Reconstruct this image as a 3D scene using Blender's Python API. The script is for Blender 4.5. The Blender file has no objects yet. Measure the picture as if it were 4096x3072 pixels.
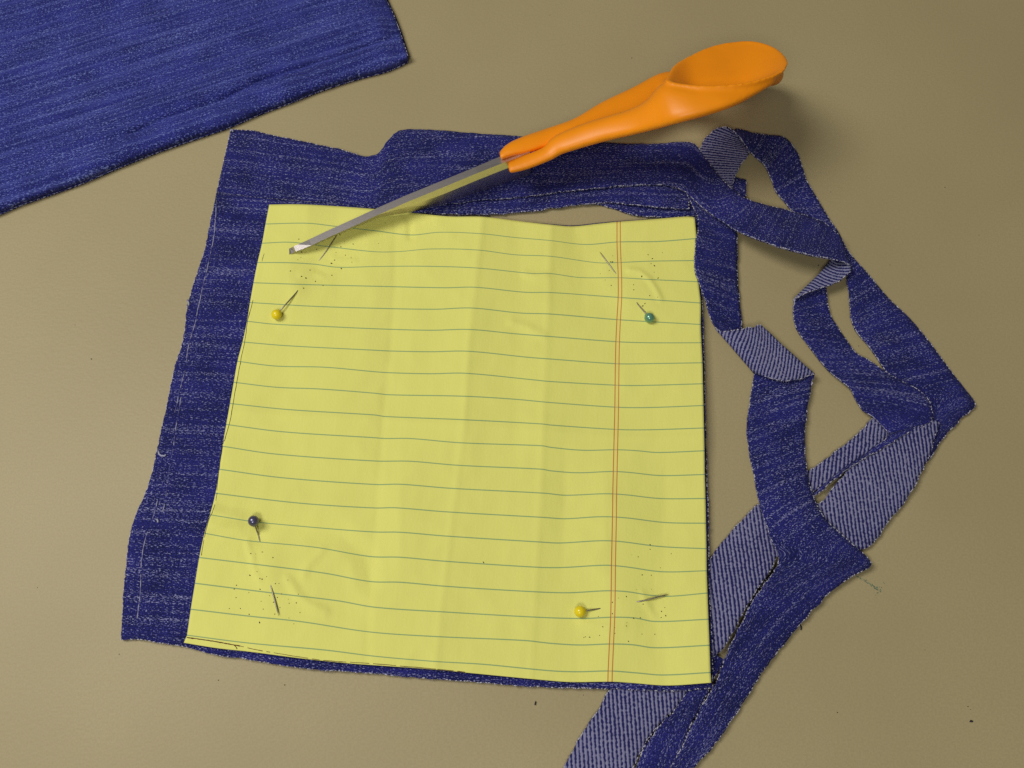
import bpy, bmesh, math, random
from mathutils import Vector, noise
random.seed(7)
S = bpy.context.scene
COL = S.collection

# ------------------------------------------------------------------ camera, world, lamps, exposure
F_PX, TILT, CAM_H = 3852.0, math.radians(20.0), 337.0      # focal length in photo pixels, tilt from straight down, height in mm
cam_data = bpy.data.cameras.new('camera')
cam_data.sensor_width = 36.0
cam_data.lens = 36.0 * F_PX / 4096.0
cam_data.clip_start, cam_data.clip_end = 0.01, 50.0
cam = bpy.data.objects.new('camera', cam_data)
cam.location = (0, 0, CAM_H / 1000.0)
cam.rotation_euler = (TILT, 0, 0)
COL.objects.link(cam)
S.camera = cam

world = bpy.data.worlds.new('World')
S.world = world
world.use_nodes = True
world.node_tree.nodes['Background'].inputs[0].default_value = (1.0, 0.97, 0.92, 1)
world.node_tree.nodes['Background'].inputs[1].default_value = 0.07


def lamp(name, loc, target, sx, sy, watts, col):
    d = bpy.data.lights.new(name, 'AREA')
    d.shape, d.size, d.size_y, d.energy, d.color = 'RECTANGLE', sx, sy, watts, col
    o = bpy.data.objects.new(name, d)
    o.location = loc
    o.rotation_euler = (Vector(target) - Vector(loc)).to_track_quat('-Z', 'Y').to_euler()
    COL.objects.link(o)
    return o


lamp('ceiling_lamp', (-0.52, 0.24, 0.92), (-0.03, 0.13, 0), 0.36, 0.48, 6.9, (1.0, 0.97, 0.90))
lamp('ceiling_lamp_front', (-0.22, -0.62, 1.10), (0.0, 0.10, 0), 0.40, 0.30, 5.3, (1.0, 0.97, 0.90))

S.view_settings.view_transform = 'Standard'
S.view_settings.look = 'None'
S.view_settings.exposure = 0.0
S.view_settings.gamma = 1.0
S.view_settings.use_curve_mapping = False
S.render.engine = 'CYCLES'
S.cycles.use_denoising = False


# ------------------------------------------------------------------ helpers
def P(px, py, z=0.0):
    """The point of the table top (or of a level z mm above it) that stands at a place measured off the photograph."""
    u, v = (px - 2048.0) / F_PX, (py - 1536.0) / F_PX
    c, s = math.cos(TILT), math.sin(TILT)
    dx, dy, dz = u, s - v * c, -c - v * s
    k = (CAM_H - z) / -dz
    return Vector((dx * k, dy * k, z)) / 1000.0


def lerp(a, b, t):
    return a + (b - a) * t


def table_fn(tab):
    def f(x):
        if x <= tab[0][0]:
            return tab[0][1]
        for (x0, y0), (x1, y1) in zip(tab, tab[1:]):
            if x <= x1:
                return y0 + (y1 - y0) * (x - x0) / (x1 - x0)
        return tab[-1][1]
    return f


def sstep(a, b, x):
    t = max(0.0, min(1.0, (x - a) / (b - a)))
    return t * t * (3 - 2 * t)


def nz(x, y, z=0.0):
    return noise.noise(Vector((x, y, z)))


def spline(pts, n, dims=2):
    """Catmull-Rom resampling of a list of tuples at n places, evenly along its first `dims` numbers."""
    k = len(pts[0])
    d = [0.0]
    for a, b in zip(pts, pts[1:]):
        d.append(d[-1] + max(1e-6, math.sqrt(sum((a[i] - b[i]) ** 2 for i in range(dims)))))
    out, j = [], 0
    for q in range(n):
        s = d[-1] * q / (n - 1)
        while j < len(pts) - 2 and s > d[j + 1]:
            j += 1
        t = (s - d[j]) / (d[j + 1] - d[j])
        p1, p2 = pts[j], pts[j + 1]
        h = d[j + 1] - d[j]
        if j > 0:
            m1 = [(p2[i] - pts[j - 1][i]) / (d[j + 1] - d[j - 1]) * h for i in range(k)]
        else:
            m1 = [p2[i] - p1[i] for i in range(k)]
        if j < len(pts) - 2:
            m2 = [(pts[j + 2][i] - p1[i]) / (d[j + 2] - d[j]) * h for i in range(k)]
        else:
            m2 = [p2[i] - p1[i] for i in range(k)]
        t2, t3 = t * t, t * t * t
        out.append(tuple((2 * t3 - 3 * t2 + 1) * p1[i] + (t3 - 2 * t2 + t) * m1[i] + (-2 * t3 + 3 * t2) * p2[i] + (t3 - t2) * m2[i] for i in range(k)))
    return out


def new_obj(name, me, mats, parent=None):
    for m in (mats if isinstance(mats, (list, tuple)) else [mats]):
        me.materials.append(m)
    o = bpy.data.objects.new(name, me)
    COL.objects.link(o)
    if parent is not None:
        o.parent = parent
        o.matrix_parent_inverse = parent.matrix_world.inverted()
    return o


def mesh(name, verts, faces, mats, parent=None, smooth=True):
    me = bpy.data.meshes.new(name)
    me.from_pydata([tuple(v) for v in verts], [], faces)
    if smooth:
        me.polygons.foreach_set('use_smooth', [True] * len(me.polygons))
    me.update()
    return new_obj(name, me, mats, parent)


def thing(name, label, cat, loc=(0, 0, 0), group=None):
    o = bpy.data.objects.new(name, None)
    o.empty_display_size = 0.01
    o.location = loc
    COL.objects.link(o)
    bpy.context.view_layer.update()
    o['label'], o['category'] = label, cat
    if group:
        o['group'] = group
    return o


class Acc:
    """Collects many small shapes into one mesh."""
    def __init__(self):
        self.v, self.f = [], []

    def poly(self, pts):
        n = len(self.v)
        self.v += pts
        self.f.append(tuple(range(n, n + len(pts))))

    def tube(self, pts, r, sides=6, taper=False, cap=True):
        n0 = len(self.v)
        m = len(pts)
        for i, p in enumerate(pts):
            t = (pts[min(i + 1, m - 1)] - pts[max(i - 1, 0)])
            t = t.normalized() if t.length > 1e-9 else Vector((1, 0, 0))
            a = t.cross(Vector((0, 0, 1)))
            a = a.normalized() if a.length > 1e-6 else Vector((1, 0, 0))
            b = a.cross(t).normalized()
            rr = r[i] if isinstance(r, (list, tuple)) else (r * (1 - i / (m - 1)) + 1e-6 if taper else r)
            for k in range(sides):
                w = 2 * math.pi * k / sides
                self.v.append(p + a * (math.cos(w) * rr) + b * (math.sin(w) * rr))
        for i in range(m - 1):
            for k in range(sides):
                k2 = (k + 1) % sides
                self.f.append((n0 + i * sides + k, n0 + i * sides + k2, n0 + (i + 1) * sides + k2, n0 + (i + 1) * sides + k))
        if cap:
            self.f.append(tuple(n0 + k for k in reversed(range(sides))))
            self.f.append(tuple(n0 + (m - 1) * sides + k for k in range(sides)))

    def blob(self, c, rx, ry, rz, ang=0.0, n=7):
        """A small irregular flattened lump."""
        n0 = len(self.v)
        ca, sa = math.cos(ang), math.sin(ang)
        for lev, (zz, k) in enumerate(((0.0, 1.0), (0.6, 0.75))):
            for i in range(n):
                w = 2 * math.pi * i / n
                j = k * random.uniform(0.7, 1.25)
                x, y = math.cos(w) * rx * j, math.sin(w) * ry * j
                self.v.append(c + Vector((x * ca - y * sa, x * sa + y * ca, zz * rz)))
        self.v.append(c + Vector((0, 0, rz)))
        for i in range(n):
            i2 = (i + 1) % n
            self.f.append((n0 + i, n0 + i2, n0 + n + i2, n0 + n + i))
            self.f.append((n0 + n + i, n0 + n + i2, n0 + 2 * n))

    def build(self, name, mats, parent=None, smooth=True):
        return mesh(name, self.v, self.f, mats, parent, smooth)


# ------------------------------------------------------------------ materials
class N:
    """Short hand for a node tree."""
    def __init__(self, name):
        self.m = bpy.data.materials.new(name)
        self.m.use_nodes = True
        self.t = self.m.node_tree
        self.b = self.t.nodes['Principled BSDF']

    def n(self, typ, ins=None, **kw):
        o = self.t.nodes.new(typ)
        for k, v in kw.items():
            setattr(o, k, v)
        for k, v in (ins or {}).items():
            if hasattr(v, 'is_output') or isinstance(v, bpy.types.NodeSocket):
                self.t.links.new(v, o.inputs[k])
            else:
                o.inputs[k].default_value = v
        return o

    def math(self, op, a, b=0.0, c=None, clamp=False):
        ins = {0: a, 1: b}
        if c is not None:
            ins[2] = c
        return self.n('ShaderNodeMath', ins, operation=op, use_clamp=clamp).outputs[0]

    def uv(self, name):
        return self.n('ShaderNodeUVMap', uv_map=name).outputs[0]

    def scale(self, vec, s):
        return self.n('ShaderNodeMapping', {'Vector': vec, 'Scale': s}).outputs[0]

    def noise(self, vec, s=1.0, detail=2.0, rough=0.5, dist=0.0):
        return self.n('ShaderNodeTexNoise', {'Vector': vec, 'Scale': s, 'Detail': detail, 'Roughness': rough, 'Distortion': dist}).outputs[0]

    def ramp(self, fac, a, b, smooth=True):
        return self.n('ShaderNodeMapRange', {'Value': fac, 'From Min': a, 'From Max': b}, interpolation_type='SMOOTHSTEP' if smooth else 'LINEAR').outputs[0]

    def mix(self, fac, a, b):
        o = self.t.nodes.new('ShaderNodeMix')
        o.data_type = 'RGBA'
        for idx, v in ((0, fac), (6, a), (7, b)):
            if isinstance(v, bpy.types.NodeSocket):
                self.t.links.new(v, o.inputs[idx])
            else:
                o.inputs[idx].default_value = v if idx == 0 else (v[0], v[1], v[2], 1)
        return o.outputs[2]

    def bump(self, h, strength, dist):
        o = self.n('ShaderNodeBump', {'Height': h, 'Strength': strength, 'Distance': dist})
        self.t.links.new(o.outputs[0], self.b.inputs['Normal'])

    def out(self, col=None, rough=0.8, spec=0.3, metal=0.0):
        for k, v in (('Base Color', col), ('Roughness', rough), ('Metallic', metal), ('Specular IOR Level', spec)):
            if v is None:
                continue
            if isinstance(v, bpy.types.NodeSocket):
                self.t.links.new(v, self.b.inputs[k])
            elif k == 'Base Color':
                self.b.inputs[k].default_value = (v[0], v[1], v[2], 1)
            else:
                self.b.inputs[k].default_value = v
        return self.m


def denim_front(name, dark, mid, fleck, amount=0.0, fade=0.0, str_amt=0.34):
    k = N(name)
    g = k.uv('grain')                                            # millimetres, u along the streaks
    tw = k.noise(k.scale(g, (1.0, 3.1, 1)), 1.0, 1.0, 0.5)       # short white weft dashes
    fine = k.noise(k.scale(g, (1.9, 3.4, 1)), 1.0, 0.0)
    streak = k.noise(k.scale(g, (0.020, 0.80, 1)), 1.0, 1.0, 0.6)
    wide = k.noise(k.scale(g, (0.011, 0.50, 1)), 1.0, 2.0, 0.6)
    cloud = k.noise(k.scale(g, (0.06, 0.09, 1)), 1.0, 3.0, 0.6)
    sep = k.n('ShaderNodeSeparateXYZ', {0: g})
    diag = k.math('SINE', k.math('ADD', k.math('MULTIPLY', sep.outputs[0], 3.1), k.math('MULTIPLY', sep.outputs[1], 6.6)))
    a = k.math('ADD', k.math('MULTIPLY', tw, 0.70), k.math('MULTIPLY', fine, 0.30))
    a = k.math('ADD', a, k.math('MULTIPLY', diag, 0.022))
    a = k.math('ADD', a, k.math('MULTIPLY', k.math('SUBTRACT', streak, 0.5), str_amt))
    a = k.math('ADD', a, k.math('MULTIPLY', k.math('SUBTRACT', cloud, 0.5), 0.05))
    a = k.math('ADD', a, amount)
    mask = k.ramp(a, 0.56, 0.645)
    b0 = k.math('ADD', k.math('ADD', k.math('MULTIPLY', fine, 0.45), k.math('MULTIPLY', tw, 0.25)), k.math('MULTIPLY', cloud, 0.30))
    base = k.mix(k.ramp(b0, 0.40, 0.60), dark, mid)
    base = k.mix(k.math('MULTIPLY', k.ramp(wide, 0.45, 0.7), fade), base, tuple(lerp(m, f, 0.22) for m, f in zip(mid, fleck)))
    col = k.mix(k.math('MULTIPLY', mask, k.math('ADD', 0.35, k.math('MULTIPLY', k.ramp(k.noise(k.scale(g, (0.7, 0.9, 1)), 1.0, 0.0), 0.3, 0.7), 0.65))), base, fleck)
    h = k.math('ADD', k.math('MULTIPLY', tw, 0.6), k.math('MULTIPLY', diag, 0.12))
    k.bump(h, 0.6, 0.0005)
    k.b.inputs['Sheen Weight'].default_value = 0.06
    k.b.inputs['Sheen Roughness'].default_value = 0.6
    k.b.inputs['Sheen Tint'].default_value = (0.4, 0.42, 0.9, 1)
    return k.out(col, 0.9, 0.10)


def denim_back(name, dark, pale):
    k = N(name)
    g = k.uv('twill')                                            # millimetres, u along the ribs
    sep = k.n('ShaderNodeSeparateXYZ', {0: g})
    wob = k.math('MULTIPLY', k.math('SUBTRACT', k.noise(k.scale(g, (0.07, 0.07, 1)), 1.0, 1.0), 0.5), 1.5)
    ph = k.math('ADD', k.math('MULTIPLY', sep.outputs[1], 2 * math.pi / 1.08), wob)
    bead = k.noise(k.scale(g, (1.5, 1.1, 1)), 1.0, 0.0)
    rib = k.math('ADD', k.math('MULTIPLY', k.math('SINE', ph), 0.5), 0.5)
    m = k.math('ADD', rib, k.math('MULTIPLY', k.math('SUBTRACT', bead, 0.5), 1.5))
    cloud = k.noise(k.scale(g, (0.06, 0.05, 1)), 1.0, 2.0)
    m = k.math('ADD', m, k.math('MULTIPLY', k.math('SUBTRACT', cloud, 0.5), 0.5))
    col = k.mix(k.ramp(m, 0.15, 0.85), dark, pale)
    k.bump(k.math('ADD', rib, k.math('MULTIPLY', bead, 0.5)), 0.5, 0.0004)
    return k.out(col, 0.92, 0.1)


INDIGO_D, INDIGO_M, FLECK = (0.009, 0.011, 0.055), (0.023, 0.024, 0.195), (0.26, 0.27, 0.48)
M_FRONT = denim_front('dark_denim', INDIGO_D, INDIGO_M, FLECK, 0.0, 0.0)
M_LEG = denim_front('washed_denim', (0.012, 0.016, 0.100), (0.034, 0.040, 0.270), (0.17, 0.22, 0.54), 0.012, 0.55, 0.34)
M_BACK = denim_back('denim_wrong_side', (0.018, 0.019, 0.105), (0.235, 0.235, 0.38))

k = N('cut_denim_edge')
tc = k.n('ShaderNodeTexCoord').outputs['Object']
M_RIM = k.out(k.mix(k.ramp(k.noise(tc, 1400.0, 0.0), 0.48, 0.6), (0.02, 0.022, 0.10), (0.34, 0.34, 0.46)), 0.95, 0.1)

k = N('loose_thread')
tc = k.n('ShaderNodeTexCoord').outputs['Object']
M_THREAD = k.out(k.mix(k.ramp(k.noise(tc, 900.0, 0.0), 0.36, 0.52), (0.06, 0.06, 0.20), (0.56, 0.55, 0.64)), 0.95, 0.1)
k = N('white_thread')
tc = k.n('ShaderNodeTexCoord').outputs['Object']
M_WHITE = k.out(k.mix(k.ramp(k.noise(tc, 500.0, 0.0), 0.35, 0.6), (0.08, 0.08, 0.24), (0.36, 0.36, 0.50)), 0.9, 0.1)

k = N('beige_vinyl')
tc = k.n('ShaderNodeTexCoord').outputs['Object']
big = k.noise(tc, 9.0, 3.0)
sml = k.noise(tc, 1500.0, 1.0)
peb = k.n('ShaderNodeTexVoronoi', {'Vector': k.scale(tc, (1.0, 1.6, 1.0)), 'Scale': 620.0}, feature='SMOOTH_F1').outputs['Distance']
c1 = k.mix(k.ramp(big, 0.3, 0.7), (0.355, 0.295, 0.158), (0.395, 0.330, 0.178))
c1 = k.mix(k.math('MULTIPLY', k.ramp(sml, 0.35, 0.65), 0.35), c1, (0.31, 0.255, 0.135))
k.bump(k.math('ADD', peb, k.math('MULTIPLY', k.noise(tc, 160.0, 2.0), 0.7)), 0.11, 0.0004)
M_TABLE = k.out(c1, 0.50, 0.35)

k = N('yellow_ruled_paper')
u = k.uv('page')
sep = k.n('ShaderNodeSeparateXYZ', {0: u})
fib = k.noise(k.scale(u, (90.0, 40.0, 1)), 1.0, 3.0)
cloud = k.noise(k.scale(u, (3.0, 1.0, 1)), 1.0, 3.0)
base = k.mix(k.ramp(fib, 0.3, 0.7), (0.725, 0.715, 0.180), (0.775, 0.765, 0.205))
base = k.mix(k.math('MULTIPLY', k.ramp(cloud, 0.35, 0.7), 0.25), base, (0.70, 0.685, 0.145))
fr = k.math('ABSOLUTE', k.math('SUBTRACT', k.math('FRACT', k.math('ADD', sep.outputs[1], 0.5)), 0.5))
on = k.math('MULTIPLY', k.math('GREATER_THAN', sep.outputs[1], 0.6), k.math('LESS_THAN', sep.outputs[1], 20.3))
line = k.math('MULTIPLY', k.math('SUBTRACT', 1.0, k.ramp(fr, 0.014, 0.032)), on)
ink = k.math('MULTIPLY', line, k.math('ADD', 0.55, k.math('MULTIPLY', fib, 0.45)))
base = k.mix(ink, base, (0.13, 0.29, 0.17))
mg = k.math('ABSOLUTE', sep.outputs[0])                            # distance from the middle of the double margin rule, mm
rule = k.math('SUBTRACT', 1.0, k.ramp(k.math('ABSOLUTE', k.math('SUBTRACT', mg, 0.66)), 0.11, 0.21))
base = k.mix(k.math('MULTIPLY', k.math('SUBTRACT', 1.0, k.ramp(mg, 0.5, 0.9)), 0.35), base, (0.85, 0.60, 0.17))
base = k.mix(k.math('MULTIPLY', rule, 0.85), base, (0.46, 0.095, 0.012))
k.bump(k.math('ADD', k.noise(k.scale(u, (1.2, 8.0, 1)), 1.0, 4.0, 0.6), k.math('MULTIPLY', fib, 0.05)), 0.16, 0.0006)
k.b.inputs['Subsurface Weight'].default_value = 0.0
M_PAPER = k.out(base, 0.75, 0.25)


def plain(name, col, rough=0.5, spec=0.4, metal=0.0, var=0.12, scale=300.0, bump=0.0):
    k = N(name)
    tc = k.n('ShaderNodeTexCoord').outputs['Object']
    f = k.noise(tc, scale, 2.0)
    c = k.mix(k.ramp(f, 0.3, 0.7), tuple(x * (1 - var) for x in col), tuple(min(1, x * (1 + var)) for x in col))
    if bump:
        k.bump(f, bump, 0.0002)
    return k.out(c, rough, spec, metal)


M_ORANGE = plain('orange_plastic', (0.92, 0.290, 0.004), 0.42, 0.40, 0, 0.04, 60.0)
M_PENCIL = plain('pencil', (0.045, 0.035, 0.02), 0.8, 0.2, 0, 0.3, 900.0)
M_RED_PEN = plain('brown_pencil', (0.10, 0.030, 0.015), 0.8, 0.2, 0, 0.3, 900.0)
M_HOLE = plain('pin_hole', (0.02, 0.017, 0.01), 0.9, 0.1, 0, 0.3, 900.0)
M_LINT = plain('lint', (0.035, 0.030, 0.035), 0.95, 0.1, 0, 0.4, 900.0)
M_CHALK = plain('teal_chalk', (0.105, 0.17, 0.115), 0.95, 0.1, 0, 0.2, 900.0)
M_YELLOW = plain('yellow_pin_plastic', (0.84, 0.66, 0.012), 0.25, 0.5, 0, 0.03, 300.0)
M_TEAL = plain('green_pearl', (0.16, 0.36, 0.25), 0.22, 0.6, 0.35, 0.08, 300.0)
M_SLATE = plain('slate_pearl', (0.12, 0.115, 0.20), 0.22, 0.6, 0.5, 0.08, 300.0)
M_PINSTEEL = plain('pin_steel', (0.34, 0.31, 0.25), 0.45, 0.5, 1.0, 0.1, 700.0)
k = N('ground_steel')
tc = k.n('ShaderNodeTexCoord').outputs['Object']
gr = k.noise(k.scale(tc, (300.0, 4200.0, 4200.0)), 1.0, 3.0)
k.bump(gr, 0.12, 0.0001)
M_STEEL = k.out(k.mix(k.ramp(gr, 0.3, 0.7), (0.58, 0.53, 0.52), (0.66, 0.61, 0.60)), 0.34, 0.5, 1.0)


# ------------------------------------------------------------------ the setting: the table top
table = mesh('table', [(-1.2, -0.8, 0), (1.2, -0.8, 0), (1.2, 1.4, 0), (-1.2, 1.4, 0), (-1.2, -0.8, -0.03), (1.2, -0.8, -0.03), (1.2, 1.4, -0.03), (-1.2, 1.4, -0.03)],
             [(0, 1, 2, 3), (7, 6, 5, 4), (0, 4, 5, 1), (1, 5, 6, 2), (2, 6, 7, 3), (3, 7, 4, 0)], M_TABLE, None, False)
table['kind'] = 'structure'
ch = Acc()
for (x0, y0), (x1, y1), d in (((3428, 2304), (3458, 2322), 26), ((3458, 2322), (3492, 2344), 34), ((3492, 2344), (3522, 2368), 34), ((3500, 2352), (3524, 2346), 8), ((3522, 2368), (3528, 2350), 8), ((3500, 2386), (3512, 2366), 6), ((3532, 2330), (3540, 2338), 4)):
    for i in range(d):
        t = random.random()
        p = P(lerp(x0, x1, t) + random.gauss(0, 2.2), lerp(y0, y1, t) + random.gauss(0, 2.2), 0.03)
        r = random.uniform(0.06, 0.19) / 1000
        ch.poly([p + Vector((math.cos(w * math.pi / 3 + t) * r, math.sin(w * math.pi / 3 + t) * r, i * 2e-7)) for w in range(6)])
ch.build('chalk_mark', M_CHALK, table, False)


# ------------------------------------------------------------------ cloth
def cloth(name, rows, parent, thick=0.9, grain=None, twill=None, mats=None, up=True):
    """rows: grid of points. grain / twill: the same grid of (u, v) in mm. A sheet with a face, a wrong side and cut edges."""
    nr, nc = len(rows), len(rows[0])
    nor = [[None] * nc for _ in range(nr)]
    for i in range(nr):
        for j in range(nc):
            a = rows[min(i + 1, nr - 1)][j] - rows[max(i - 1, 0)][j]
            b = rows[i][min(j + 1, nc - 1)] - rows[i][max(j - 1, 0)]
            n = a.cross(b)
            nor[i][j] = n.normalized() if n.length > 1e-12 else Vector((0, 0, 1))
    s = 1.0 if nor[1][nc // 2].z > 0 else -1.0
    if not up:
        s = -s
    h = thick / 2000.0
    verts = [rows[i][j] + nor[i][j] * (s * h) for i in range(nr) for j in range(nc)]
    verts += [rows[i][j] - nor[i][j] * (s * h) for i in range(nr) for j in range(nc)]
    o = nr * nc
    ix = lambda i, j: i * nc + j
    faces, mat, cor = [], [], []
    for i in range(nr - 1):
        for j in range(nc - 1):
            q = (ix(i, j), ix(i + 1, j), ix(i + 1, j + 1), ix(i, j + 1))
            if s < 0:
                q = q[::-1]
            faces.append(q)
            mat.append(0)
            faces.append(tuple(o + x for x in q[::-1]))
            mat.append(1)
    loop = [ix(i, 0) for i in range(nr)] + [ix(nr - 1, j) for j in range(1, nc)] + [ix(i, nc - 1) for i in range(nr - 2, -1, -1)] + [ix(0, j) for j in range(nc - 2, 0, -1)]
    for a, b in zip(loop, loop[1:] + loop[:1]):
        q = (a, b, o + b, o + a)
        if s > 0:
            q = q[::-1]
        faces.append(q)
        mat.append(2)
    ob = mesh(name, verts, faces, mats or [M_FRONT, M_BACK, M_RIM], parent)
    me = ob.data
    me.polygons.foreach_set('material_index', mat)
    for nm, g in (('grain', grain), ('twill', twill)):
        lay = me.uv_layers.new(name=nm)
        flat = [g[i][j] for i in range(nr) for j in range(nc)]
        dat = []
        for lp in me.loops:
            dat += flat[lp.vertex_index % o]
        lay.data.foreach_set('uv', dat)
    return ob


def flat_uv(rows, ang, off=(0, 0)):
    c, s = math.cos(math.radians(ang)), math.sin(math.radians(ang))
    return [[((p.x * c + p.y * s) * 1000 + off[0], (-p.x * s + p.y * c) * 1000 + off[1]) for p in r] for r in rows]


def ribbon_rows(st, n, nc, curl=0.4, wav=0.35, seed=0.0):
    """st: stations (Lx, Ly, Lz, Rx, Ry, Rz, heading) -> grid of points, and its uv as a strip that turns with `heading`."""
    r = spline(st, n, 6)
    rows, uvs = [], []
    cu = cv = 0.0
    pc = None
    for q, (lx, ly, lz, rx, ry, rz, hd) in enumerate(r):
        row = []
        j = 3.5 * nz(q * 0.23, seed, 1.3) + random.uniform(-1.3, 1.3)
        j2 = 3.5 * nz(q * 0.23, seed, 7.7) + random.uniform(-1.3, 1.3)
        for c in range(nc):
            w = c / (nc - 1)
            px, py = lerp(lx + j, rx + j2, w), lerp(ly + j, ry + j2, w)
            z = lerp(lz, rz, w) + curl * 4 * w * (1 - w) * 0.5 + wav * nz(q * 0.12, w * 1.5, seed)
            row.append(P(px, py, max(0.55, z)))
        rows.append(row)
        mid = row[nc // 2]
        if pc is not None:
            d = (mid - pc).length * 1000
            a = math.radians(hd)
            cu, cv = cu + d * math.cos(a), cv + d * math.sin(a)
        pc = mid
        a = math.radians(hd)
        wd = (row[-1] - row[0]).length * 1000
        uvs.append([(cu - math.sin(a) * wd * (c / (nc - 1) - 0.5) + seed * 31, cv + math.cos(a) * wd * (c / (nc - 1) - 0.5) + seed * 17) for c in range(nc)])
    return rows, uvs


def turn(uvs, ang):
    c, s = math.cos(math.radians(ang)), math.sin(math.radians(ang))
    return [[(u * c + v * s, -u * s + v * c) for u, v in r] for r in uvs]


def fringe(parent, edges, per_mm=1.7, length=1.05, dash=0.14, name='frayed_edge'):
    """Loose fibres and the white weft ends that show along a cut edge. edges: (points, inner points)."""
    a = Acc()
    for pts, inner in edges:
        for i in range(len(pts) - 1):
            p, q = pts[i], pts[i + 1]
            L = (q - p).length * 1000
            if L < 1e-3:
                continue
            out = (p - inner[i])
            out = out.normalized() if out.length > 1e-9 else Vector((1, 0, 0))
            t = (q - p).normalized()
            m = L * per_mm
            for _ in range(int(m) + (random.random() < m - int(m))):
                b = lerp(p, q, random.random()) - out * 0.0002
                d = (out + t * random.uniform(-0.9, 0.9) + Vector((0, 0, random.uniform(-0.3, 0.4)))).normalized()
                ln = length * random.uniform(0.35, 1.0) ** 1.5 / 1000
                bend = t * random.uniform(-0.3, 0.3) * ln
                pts3 = [b, b + d * ln * 0.5 + bend * 0.3, b + d * ln + bend]
                if pts3[2].z < 0.0001:
                    pts3[2].z = 0.0001
                a.tube(pts3, 0.00009, 3, True, False)
            md = L / 0.75
            for _ in range(int(md) + (random.random() < md - int(md))):
                if nz(p.x * 160, p.y * 160, 3.3) + random.uniform(-0.75, 0.75) < dash * -1:
                    continue
                b = lerp(p, q, random.random()) + Vector((0, 0, 0.00042))
                d = (t * random.uniform(0.5, 1) + out * random.uniform(-0.5, 0.5)).normalized() * 0.0003
                a.tube([b - d, b + d], 0.00016, 4)
    o = a.build(name, M_THREAD, parent)
    o['kind'] = 'stuff'
    return o


def rib_edges(rows, sides='LR', i0=0, i1=None):
    rows = rows[i0:i1]
    e = []
    if 'L' in sides:
        e.append(([r[0] for r in rows], [r[1] for r in rows]))
    if 'R' in sides:
        e.append(([r[-1] for r in rows], [r[-2] for r in rows]))
    return e


def coons(top, bot, left, right, n, m, zf):
    """Grid between four measured border curves (pixels), raised by zf(px, py)."""
    t, b = spline(top, m), spline(bot, m)
    l, r = spline(left, n), spline(right, n)
    rows = []
    for i in range(n):
        v = i / (n - 1)
        row = []
        for j in range(m):
            u = j / (m - 1)
            q = []
            for a in (0, 1):
                q.append((1 - v) * t[j][a] + v * b[j][a] + (1 - u) * l[i][a] + u * r[i][a]
                         - ((1 - u) * (1 - v) * t[0][a] + u * (1 - v) * t[-1][a] + (1 - u) * v * b[0][a] + u * v * b[-1][a]))
            row.append(P(q[0], q[1], zf(q[0], q[1])))
        rows.append(row)
    return rows


# --- height of the pinned denim and of the paper above the table, mm
def z_denim(x, y):
    z = 1.35 + 1.5 * sstep(2250, 2800, x) * sstep(1950, 2600, y) + 0.5 * sstep(2500, 2820, x)
    z += 0.45 * nz(x / 420, y / 420, 0.4) + 0.2 * nz(x / 160, y / 160, 2.2)
    return max(0.75, z)


CREASE = [  # (y, [(x, height mm), ...]) : the old folds of the sheet and the bulges between the pins
    (850, [(1075, .5), (1230, .9), (1350, .2), (1500, .0), (1640, -.2), (1750, .5), (1925, .8), (2060, .1), (2200, .4), (2300, -.3), (2470, .5), (2620, .5), (2785, .9)]),
    (1060, [(1030, .3), (1160, .6), (1350, -.2), (1560, .1), (1720, .4), (1905, .6), (2080, 0), (2190, .4), (2330, -.3), (2470, .1), (2590, .6), (2790, .5)]),
    (1400, [(970, .9), (1150, .3), (1350, .3), (1562, 0), (1720, .2), (1874, .8), (2060, .1), (2185, .2), (2470, .0), (2620, .5), (2810, .9)]),
    (1680, [(915, 1.0), (1130, .4), (1350, .3), (1532, -.1), (1700, .3), (1857, .6), (2060, .3), (2172, .6), (2350, .0), (2470, .2), (2620, .3), (2816, 1.0)]),
    (2000, [(855, 1.6), (1000, 1.0), (1250, .4), (1500, .2), (1600, .6), (1815, .0), (2000, .1), (2170, .3), (2260, -.2), (2420, .7), (2520, .5), (2660, -.2), (2824, .4)]),
    (2160, [(812, .4), (985, -.1), (1250, -.1), (1480, .0), (1600, .7), (1800, .1), (2000, .1), (2150, .2), (2250, -.1), (2420, .8), (2500, .6), (2650, -.3), (2826, .2)]),
    (2400, [(770, .6), (1000, .5), (1200, .3), (1380, .1), (1500, .6), (1772, .3), (2000, .2), (2130, .2), (2300, -.1), (2440, .5), (2540, .3), (2620, -.2), (2834, .9)]),
    (2740, [(735, .3), (1000, .3), (1300, .3), (1500, .4), (1740, .5), (2000, .3), (2150, .2), (2310, -.1), (2440, .3), (2660, -.3), (2845, .9)]),
]
CREASE = [(y, table_fn(t)) for y, t in CREASE]
RIDGE = table_fn([(880, 1640), (1150, 1662), (1500, 1678), (1857, 1698), (2172, 1722), (2330, 1740), (2560, 1752), (2820, 1747)])


FOLDS = [(table_fn([(860, 1930), (1180, 1895), (1400, 1872), (1700, 1856), (2000, 1818), (2400, 1768), (2730, 1738)]), 0.16), (table_fn([(870, 2208), (1200, 2195), (1700, 2172), (2100, 2155), (2730, 2122)]), 0.12), (table_fn([(1150, 1580), (1400, 1562), (1700, 1530), (2100, 1505), (2500, 1470)]), -0.13)]


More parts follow.
